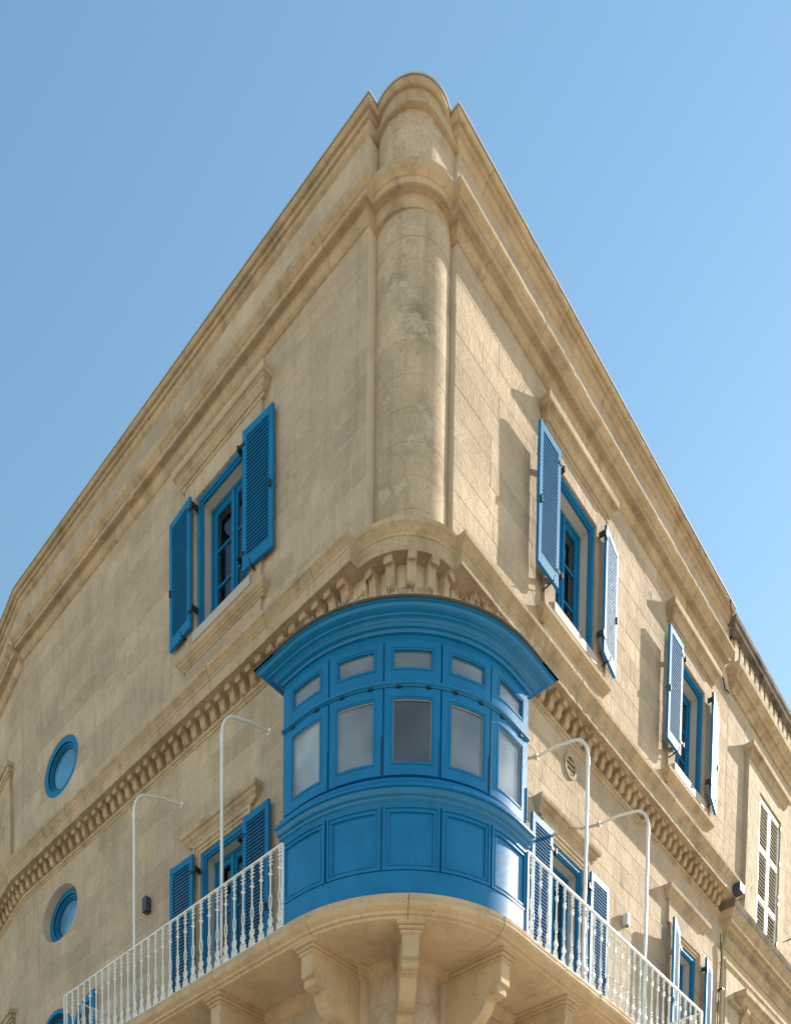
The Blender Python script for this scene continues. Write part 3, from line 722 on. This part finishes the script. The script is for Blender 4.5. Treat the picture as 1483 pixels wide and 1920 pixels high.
eb('cornice', csweep([(.80, 11.04), (.872, 11.04), (.90, 11.042), (.905, 11.058), (.915, 11.066), (.94, 11.07), (.955, 11.08), (.958, 11.094), (.965, 11.096), (.975, 11.108), (.995, 11.118), (1.02, 11.122), (1.024, 11.138), (1.035, 11.14), (1.06, 11.146), (1.085, 11.158), (1.098, 11.175), (1.10, 11.186), (1.115, 11.188), (1.115, 11.206), (.80, 11.206)], mitre=.87))
eb('roof', csweep([(.0, 11.207), (1.135, 11.207), (1.14, 11.212), (1.14, 11.224), (.5, 11.25), (.0, 11.26)], mitre=.87), LEAD)
eb('ceiling', csweep([(.0, 10.985), (.78, 10.985), (.78, 11.03), (.0, 11.03)]), CEIL)
eb('floor', csweep([(.0, 8.203), (.84, 8.203), (.84, 8.26), (.0, 8.26)]), DARK)
m_ = MB(); m_.box(-.862-BC, -.002-BC, 1.100-BC, 1.130-BC, 0, 2.84); m_.box(1.170-BC, 1.200-BC, -.862-BC, -.002-BC, 0, 2.84); eb('side_panel', m_)
m_ = MB(); cslab(m_, A0+1, 213, .08, .10, 8.262, 10.983); cslab(m_, 240, A1-1, .08, .10, 8.262, 10.983); eb('inner_wall', m_, CEIL)
m_ = MB(); cslab(m_, 213.2, 239.8, .02, .04, 8.262, 10.983); eb('dark_doorway', m_, DARK)  # dark sheet stands in for the unlit door opening

# ------------------------------------------------------------------ cast iron railings
def baluster():
    m_ = MB(); d = .011
    T = lambda pts, r=.0075, s=5: m_.tube([(x, 0, z) for x, z in pts], r, s)
    circ = lambda cx, cz, rx, rz_, r=.0075, n=10, s=4: m_.tube([(cx+rx*math.cos(2*math.pi*i/n), 0, cz+rz_*math.sin(2*math.pi*i/n)) for i in range(n+1)], r, s, False)
    T([(-.048, .0), (-.046, .05), (-.024, .095), (0, .11)], .010); T([(.048, .0), (.046, .05), (.024, .095), (0, .11)], .010); T([(-.05, .012), (.05, .012)], .011)
    T([(0, .02), (0, .10)], .008); circ(-.02, .045, .013, .018, .006, 8); circ(.02, .045, .013, .018, .006, 8)
    circ(0, .155, .037, .042, .010, 12); T([(0, .115), (0, .2)], .008); T([(-.028, .175), (0, .15), (.028, .175)], .007); T([(-.028, .13), (0, .15), (.028, .13)], .006)
    m_.ball((0, 0, .215), .021, 6, 1, .8, .7); T([(0, .20), (0, .30)], .011); m_.ball((0, 0, .262), .020, 6, 1, .8, .6); m_.ball((-.018, 0, .24), .010, 5); m_.ball((.018, 0, .24), .010, 5)
    m_.ball((0, 0, .30), .017, 6)
    T([(0, .30), (-.020, .34), (-.020, .43), (0, .475)], .0095); T([(0, .30), (.020, .34), (.020, .43), (0, .475)], .0095)
    m_.tube([(0, 0, .47), (0, 0, .56), (0, 0, .68)], [.013, .011, .012], 6)
    m_.ball((0, 0, .70), .024, 6, 1, .8, 1); m_.ball((-.026, 0, .715), .012, 5); m_.ball((.024, 0, .688), .012, 5); m_.ball((.006, 0, .738), .018, 6)
    m_.tube([(0, 0, .72), (0, 0, .955)], [.011, .009], 6)
    for z, w_ in ((.81, .026), (.855, .03), (.895, .022), (.93, .026)):
        m_.ball((-w_, 0, z+.004), .0095, 5); m_.ball((w_, 0, z-.004), .0095, 5); T([(-w_, z), (w_, z)], .006)
        m_.ball((0, 0, z), .015, 5)
    return m_.mesh('baluster', WHITE, True)
BAL = baluster()
def railing(side, u0, u1, us, label):
    rl = thing('balcony_railing', label, 'railing', side.w(u0, .95, 8.2), side.rz, 'white cast iron balcony railings')
    O = Vector(side.w(u0, .95, 8.2)); inv = (Matrix.Translation(O) @ Matrix.Rotation(side.rz, 4, 'Z')).inverted()
    lc = lambda u, e, z: inv @ Vector(side.w(u, e, z))
    def bar(name, a, b, hw, hh):
        p, q = lc(*a), lc(*b); m_ = MB(); lo_ = [min(p[i], q[i]) for i in range(3)]; hi = [max(p[i], q[i]) for i in range(3)]
        ex = [hw if abs(hi[0]-lo_[0]) < .2 else 0, hw if abs(hi[1]-lo_[1]) < .2 else 0, hh]
        m_.box(lo_[0]-ex[0], hi[0]+ex[0], lo_[1]-ex[1], hi[1]+ex[1], lo_[2]-ex[2], hi[2]+ex[2]); return obj(name, bevel(m_.mesh(name, WHITE), .003), rl)
    bar('handrail', (u0, .95, 9.185), (u1, .95, 9.185), .016, .011); bar('bottom_rail', (u0, .95, 8.222), (u1, .95, 8.222), .012, .008)
    bar('handrail', (u1, .933, 9.186), (u1, .0, 9.186), .016, .011); bar('bottom_rail', (u1, .937, 8.223), (u1, .0, 8.223), .012, .008)
    m_ = MB()
    for uu, ee in ((u0, .95), (u1, .95)): 
        p = lc(uu, ee, 8.2); m_ = MB().box(p.x-.012, p.x+.012, p.y-.012, p.y+.012, 0, .974); mk('post', m_, WHITE, rl)
    for uu in us:
        p = lc(uu, .95, 8.232); o = obj('baluster', BAL, rl, p); o.rotation_euler.z = random.uniform(-.06, .06)
    e = .80
    while e > .05:
        p = lc(u1, e, 8.232); o = obj('baluster', BAL, rl, p, math.pi/2); e -= .165
    return rl
railing(SL, 1.06, 6.01, [1.112+.1665*i for i in range(30) if 1.112+.1665*i < 5.97], 'white cast iron railing left of the blue enclosed balcony, in shade')
railing(SR, 1.17, 6.31, [1.26+.1925*i for i in range(30) if 1.26+.1925*i < 6.28], 'white cast iron railing right of the blue enclosed balcony, catching the sun')

# ------------------------------------------------------------------ bent poles
def pole(side, u, u2, label):
    t = thing('awning_pole', label, 'pole', side.w(u, .90, 8.2), 0, 'bent white poles on the balcony')
    O = Vector(side.w(u, .90, 8.2))
    pts = [side.w(u, .90, 8.2), side.w(u, .90, 11.08)]
    for i in range(1, 9):
        a = math.pi/2*i/9; pts.append(side.w(u+(u2-u)*.12*i/9, .90-.30*(1-math.cos(a)), 11.08+.36*math.sin(a)))
    pts.append(side.w(u+(u2-u)*.45, .38, 11.56)); pts.append(side.w(u2, .0, 11.68))
    mk('pole', MB().tube([Vector(p)-O for p in pts], [.021]*2+[.019]*(len(pts)-2), 10), WHITE, t, smooth=True)
    q = Vector(side.w(u2, .0, 11.68))-O
    n = Vector(side.w(0, 1, 0)); mk('wall_flange', MB().tube([q, q+n*.014], .038, 12), WHITE, t)
    mk('base_flange', MB().tube([(0, 0, .001), (0, 0, .012)], .045, 12), WHITE, t)
    c = Vector(side.w(u, .90, 10.98))-O; mk('collar', MB().tube([c, c+Vector((0, 0, .10))], .026, 10), WHITE, t, smooth=True)
pole(SL, 2.255, 2.36, 'bent white pole in front of the left balcony door, nearest left of the enclosed balcony')
pole(SL, 4.19, 4.27, 'bent white pole left of the dark wall lamp, further left along the balcony')
pole(SR, 2.62, 2.84, 'bent white pole in front of the right balcony door, below the round vent')
pole(SR, 4.38, 4.63, 'bent white pole right of the small white wall lamp')

# ------------------------------------------------------------------ small things on the walls
def wall_lamp(side, u, z0, z1, w, d, m, label):
    t = thing('wall_lamp', label, 'wall lamp', side.w(u, 0, z0), side.rz); h = z1-z0
    obj('lamp_body', bevel(MB().box(-w/2, w/2, -d, -.012, .0, h).mesh('lamp_body', m), .012 if m is OLDW else .004, 2), t)
    mk('back_plate', MB().box(-w/2+.012, w/2-.012, -.012, .004, .015, h-.015), m, t)
    mk('lens', MB().box(-w/2+.015, w/2-.015, -d+.015, -.03, -.004, .002), GLASS, t)
wall_lamp(SL, 5.10, 10.46, 10.68, .11, .10, LAMPD, 'small dark box lamp on the shaded wall between the two left poles')
wall_lamp(SR, 5.47, 10.52, 10.71, .11, .10, OLDW, 'small white box lamp on the sunlit wall between the two right poles')
t = thing('floodlight', 'boxy floodlight on a bracket above the neighbouring cornice', 'floodlight', SR.w(9.22, 0, 12.6))
obj('lamp_body', bevel(MB().box(-.10, .10, -.42, -.16, -.02, .13).mesh('lamp_body', LAMPD), .01), t)
mk('bracket', MB().tube([(0, .0, .05), (0, -.17, .05)], .015, 6).tube([(.13, -.2, -.05), (.13, -.42, -.08), (.13, -.42, .16), (.11, -.16, .16)], .01, 5), IRON, t)
t = thing('roof_cable', 'black cable looping over the right end of the parapet', 'cable', SR.w(8.72, .14, 16.8))
O = Vector(SR.w(8.72, .14, 16.8))
mk('cable', MB().tube([Vector(SR.w(*p))-O for p in ((8.78, .02, 17.66), (8.84, .05, 17.74), (8.90, .13, 17.74), (8.92, .16, 17.6), (8.84, .22, 17.3), (8.72, .24, 17.0), (8.60, .20, 16.80))], .009, 6), RUBBER, t)
t = thing('wall_cable', 'black cable hanging between the cornice end and the neighbouring cornice', 'cable', SR.w(9.0, .02, 16.4))
O = Vector(SR.w(9.0, .02, 16.4)); rr = random.Random(4)
mk('cable', MB().tube([Vector(SR.w(8.86+.42*i/10, .03+.02*rr.random(), 16.50-.02*i-.10*math.sin(math.pi*i/10)+.015*rr.random()))-O for i in range(11)], .012, 6), RUBBER, t)

# bird spikes -----------------------------------------------------------------------------------
def spikes(pts, label, h=.11, rad=.0016):
    t = thing('bird_spikes', label, 'bird spikes', pts[0]); O = Vector(pts[0]); m_ = MB(); rs = random.Random(len(pts))
    for p in pts:
        q = Vector(p)-O; d = Vector((rs.uniform(-.3, .3), rs.uniform(-.3, .3), 1)).normalized()*h*rs.uniform(.75, 1.1)
        m_.tube([q, q+d], rad, 3)
    mk('wires', m_, STEEL, t, kind='stuff')
def srow(side, u0, u1, e, z, step=.035): 
    n = int((u1-u0)/step); return [side.w(u0+(u1-u0)*i/n, e+random.uniform(-.01, .01), z) for i in range(n+1)]
spikes(srow(SL, .75, 8.9, .30, 12.845, .03), 'thin bird spikes along the left string course', .12, .0012)
spikes([tuple(bp_(173+105*i/130, 1.10-random.choice((0, .03)), 11.22)) for i in range(131)], 'row of bird spikes on top of the blue enclosed balcony', .13, .0019)
spikes(srow(SR, 2.75, 4.6, .14, 16.23), 'bird spikes on the hood of the upper right window nearest the corner', .13, .0022)
spikes(srow(SR, 6.65, 8.4, .14, 16.23), 'bird spikes on the hood of the upper right window further from the corner', .12, .0020)
spikes(srow(SR, 6.98, 8.55, .10, 11.83), 'bird spikes on the hood of the lowest right door', .12, .002)
spikes(srow(SR, 2.85, 4.35, .08, 11.13), 'bird spikes on the hood of the right balcony door', .12, .0012)
spikes(srow(SL, 2.5, 4.1, .08, 11.12), 'bird spikes on the hood of the left balcony door', .12, .0010)

# ------------------------------------------------------------------ neighbouring building
NB = thing('neighbouring_building', 'older weathered limestone building with peeling white shutters and blackened cornice at the right edge', 'building', SR.w(9.4, 0, 0))
NO = Vector(SR.w(9.4, 0, 0)); NU = 9.4
def nb(name, mb, m, smooth=False, parent=NB, **k): return mk(name, mb, m, parent, smooth=smooth, **k)
mb = MB().box(-.07, 14, .002, .45, 0, 17.3); nw = nb('wall', mb, PATCH)
boolcut(nw, [MB().box(a, b, -.5, .9, c, d) for a, b, c, d in ((10.86, 12.06, 12.9, 15.36),)])
nb('roof', MB().box(0, 14, .45, 13, 16.9, 17.2), LEAD)
def nmould(name, u0, u1, prof, m, smooth=True, ret=True):
    P = lambda e: [(u0-NU-(e if ret else 0), .02), (u0-NU-(e if ret else 0), -e), (u1-NU, -e)]
    cols = [P(e) for e, z in prof]
    mb = MB(); mb.loft([[(cols[j][i][0], cols[j][i][1], prof[j][1]) for j in range(len(prof))] for i in range(3)]); return nb(name, mb, m, smooth)
nmould('cornice', 9.48, 23, [(-.02, 16.45), (.03, 16.45), (.06, 16.50), (.10, 16.52), (.11, 16.56), (.15, 16.57), (.16, 16.62), (.20, 16.65), (.235, 16.69), (.24, 16.78), (-.02, 16.83)], TRIM)
u = 9.46; k = 0
while u < 14:      # parapet piers with dark recesses between them
    nb('parapet_pier', MB().box(u-NU, u-NU+.17, -.055, .02, 16.84, 17.36), PATCH); u += .265
nmould('parapet_coping', 9.38, 23, [(-.30, 17.36), (.05, 17.36), (.07, 17.38), (.10, 17.42), (.12, 17.44), (.13, 17.50), (.15, 17.54), (.15, 17.62), (-.30, 17.66)], BLACKST)
nb('parapet_band', MB().box(.0, 14, -.02, .01, 16.82, 17.37), TRIM)
sp = MB()
for a, b, c, d in ((10.25, 10.86, 12.3, 15.78), (12.06, 12.40, 12.3, 15.78)): sp.box(a-NU, b-NU, -.085, .02, c, d)
sp.box(10.86-NU, 12.06-NU, -.085, .02, 15.37, 15.78); nb('window_surround', sp, PATCH)
def nhood(uc, hw, zt, e0, name='window_hood', m=TRIM, s=1.0):
    P = lambda e: [(uc-hw-e-NU, .02), (uc-hw-e-NU, -e), (uc+hw+e-NU, -e), (uc+hw+e-NU, .02)]
    prof = [(e+e0, zt-(16.24-z)*s) for e, z in HOOD]; cols = [P(e) for e, z in prof]; mb = MB()
    mb.loft([[(cols[j][i][0], cols[j][i][1], prof[j][1]) for j in range(len(prof))] for i in range(4)], closed=False, caps=False)
    mb.add([(x, y, prof[0][1]) for x, y in cols[0]], [(0, 1, 2, 3)]); mb.add([(x, y, prof[-1][1]) for x, y in cols[-1]], [(3, 2, 1, 0)]); return nb(name, mb, m, True)
nhood(11.24, .88, 15.95, .07)
# wall blocks of the neighbour
rnd = random.Random(12)
zs = [12.6+.31*i for i in range(13)]
for i in range(len(zs)-1):
    u = 9.36
    while u < 13.6:
        v_ = u+rnd.uniform(.55, 1.0); v2 = min(v_, 10.24) if u < 10.24 else v_
        if u < 10.24: nb('stone_block', MB().box(u-NU+.003, v2-NU-.003, -.001, .05, zs[i]+.003, zs[i+1]-.003), STONE); u = v2 if v2 < 10.24 else 12.42
        else: nb('stone_block', MB().box(u-NU+.003, v2-NU-.003, -.001, .05, zs[i]+.003, zs[i+1]-.003), STONE); u = v2
# tall closed white louvred shutters
for s, (ua, ub) in enumerate(((10.88, 11.455), (11.465, 12.04))):
    ms = shutter_meshes(ub-ua, 2.9, OLDW, (1.0, 1.95))
    y = -.02
    o = obj('shutter', ms[0], NB, (ua-NU, y, 12.44)); obj('louvres', ms[1], o); 
    for zz in (.5, 1.3, 1.45, 2.1, 2.8):
        hg = MB(); hg.box(-.035 if s == 0 else ub-ua-.01, .01 if s == 0 else ub-ua+.035, -.07, -.05, zz-.03, zz+.03); mk('hinge', hg, IRON, o)
nb('room', MB().box(10.7-NU, 12.2-NU, .3, .44, 12.3, 15.6), DARK)  # dark backing so the gaps between slats look unlit
# blackened lower cornice with dentils
LC = [(-.02, 11.86), (.02, 11.86), (.03, 11.90), (.06, 11.92), (.06, 12.02), (.075, 12.03), (.075, 12.14), (.12, 12.16), (.13, 12.20), (.20, 12.21), (.205, 12.30), (.22, 12.31), (.25, 12.37), (.275, 12.40)]
nmould('lower_cornice', 9.52, 23, LC+[(.275, 12.402), (-.02, 12.402)], TRIM)
nmould('cornice_top', 9.52, 23, [(-.02, 12.404), (.275, 12.404), (.285, 12.43), (.30, 12.49), (.305, 12.53), (.0, 12.56), (-.02, 12.56)], BLACKST)
DM = MB().tube([(0, 0, 0), (.02, -.018, .05), (.03, -.02, .09)], .017, 6).mesh('dentil', TRIM, True)
for i in range(70): obj('dentil', DM, NB, (.10+.062*i, -.075, 12.04))
nmould('frieze_band', 9.58, 23, [(-.02, 11.55), (.03, 11.55), (.035, 11.585), (.05, 11.60), (.05, 11.66), (.0, 11.68), (-.02, 11.68)], TRIM)
nb('frieze_panel', MB().box(9.62-NU, 23-NU, -.02, .01, 9, 11.55), PATCH)
nb('small_ledge', MB().box(9.75-NU, 10.35-NU, -.10, .0, 10.93, 10.98), TRIM)
nhood(11.16, .86, 11.28, .12, 'door_hood')
m_ = MB(); m_.prism([(.01, 11.05), (-.17, 11.05), (-.17, 10.98), (-.15, 10.90), (-.10, 10.86), (-.07, 10.80), (-.08, 10.70), (-.06, 10.62), (.01, 10.60)], 10.34-NU, 10.50-NU, 'x')
m_.tube([(10.33-NU, -.11, 10.95), (10.51-NU, -.11, 10.95)], .062, 14); m_.tube([(10.33-NU, -.05, 10.68), (10.51-NU, -.05, 10.68)], .042, 12); nb('scroll_bracket', m_, TRIM, True)
nb('door_surround', MB().box(10.52-NU, 10.75-NU, -.07, .01, 8, 11.0), TRIM)
t = thing('downpipe', 'thin sand-coloured downpipe and wires at the joint of the two buildings', 'pipe', SR.w(9.30, 0, 6))
mk('pipe', MB().tube([(.03, -.05, 0), (.03, -.05, 5.6), (.0, -.06, 5.85)], .028, 8), TRIM, t, smooth=True)
mk('wire', MB().tube([(-.05, -.03, 0), (-.04, -.035, 3.0), (-.055, -.03, 4.6), (-.02, -.05, 5.5), (-.07, -.04, 6.0)], .008, 5), RUBBER, t)
mk('clamp', MB().box(.0, .07, -.085, .0, 3.6, 3.63).box(.0, .07, -.085, .0, 5.0, 5.03), IRON, t)
t = thing('wall_hook', 'black iron shutter hook on the neighbouring wall right of the white shutters', 'hook', SR.w(12.9, 0, 13.4))
mk('rod', MB().tube([(0, 0, 0), (0, -.12, .02), (.10, -.16, .03), (.12, -.15, .08)], .014, 6), IRON, t)

t = thing('balcony_cable', 'thin dark cable hanging down the right side of the enclosed balcony', 'cable', (1.215, -.60, 9.3))
mk('cable', MB().tube([(0, 0, 1.3), (.006, .01, 1.0), (.012, -.02, .6), (.004, .015, .3), (.010, -.005, 0)], .006, 5), RUBBER, t)
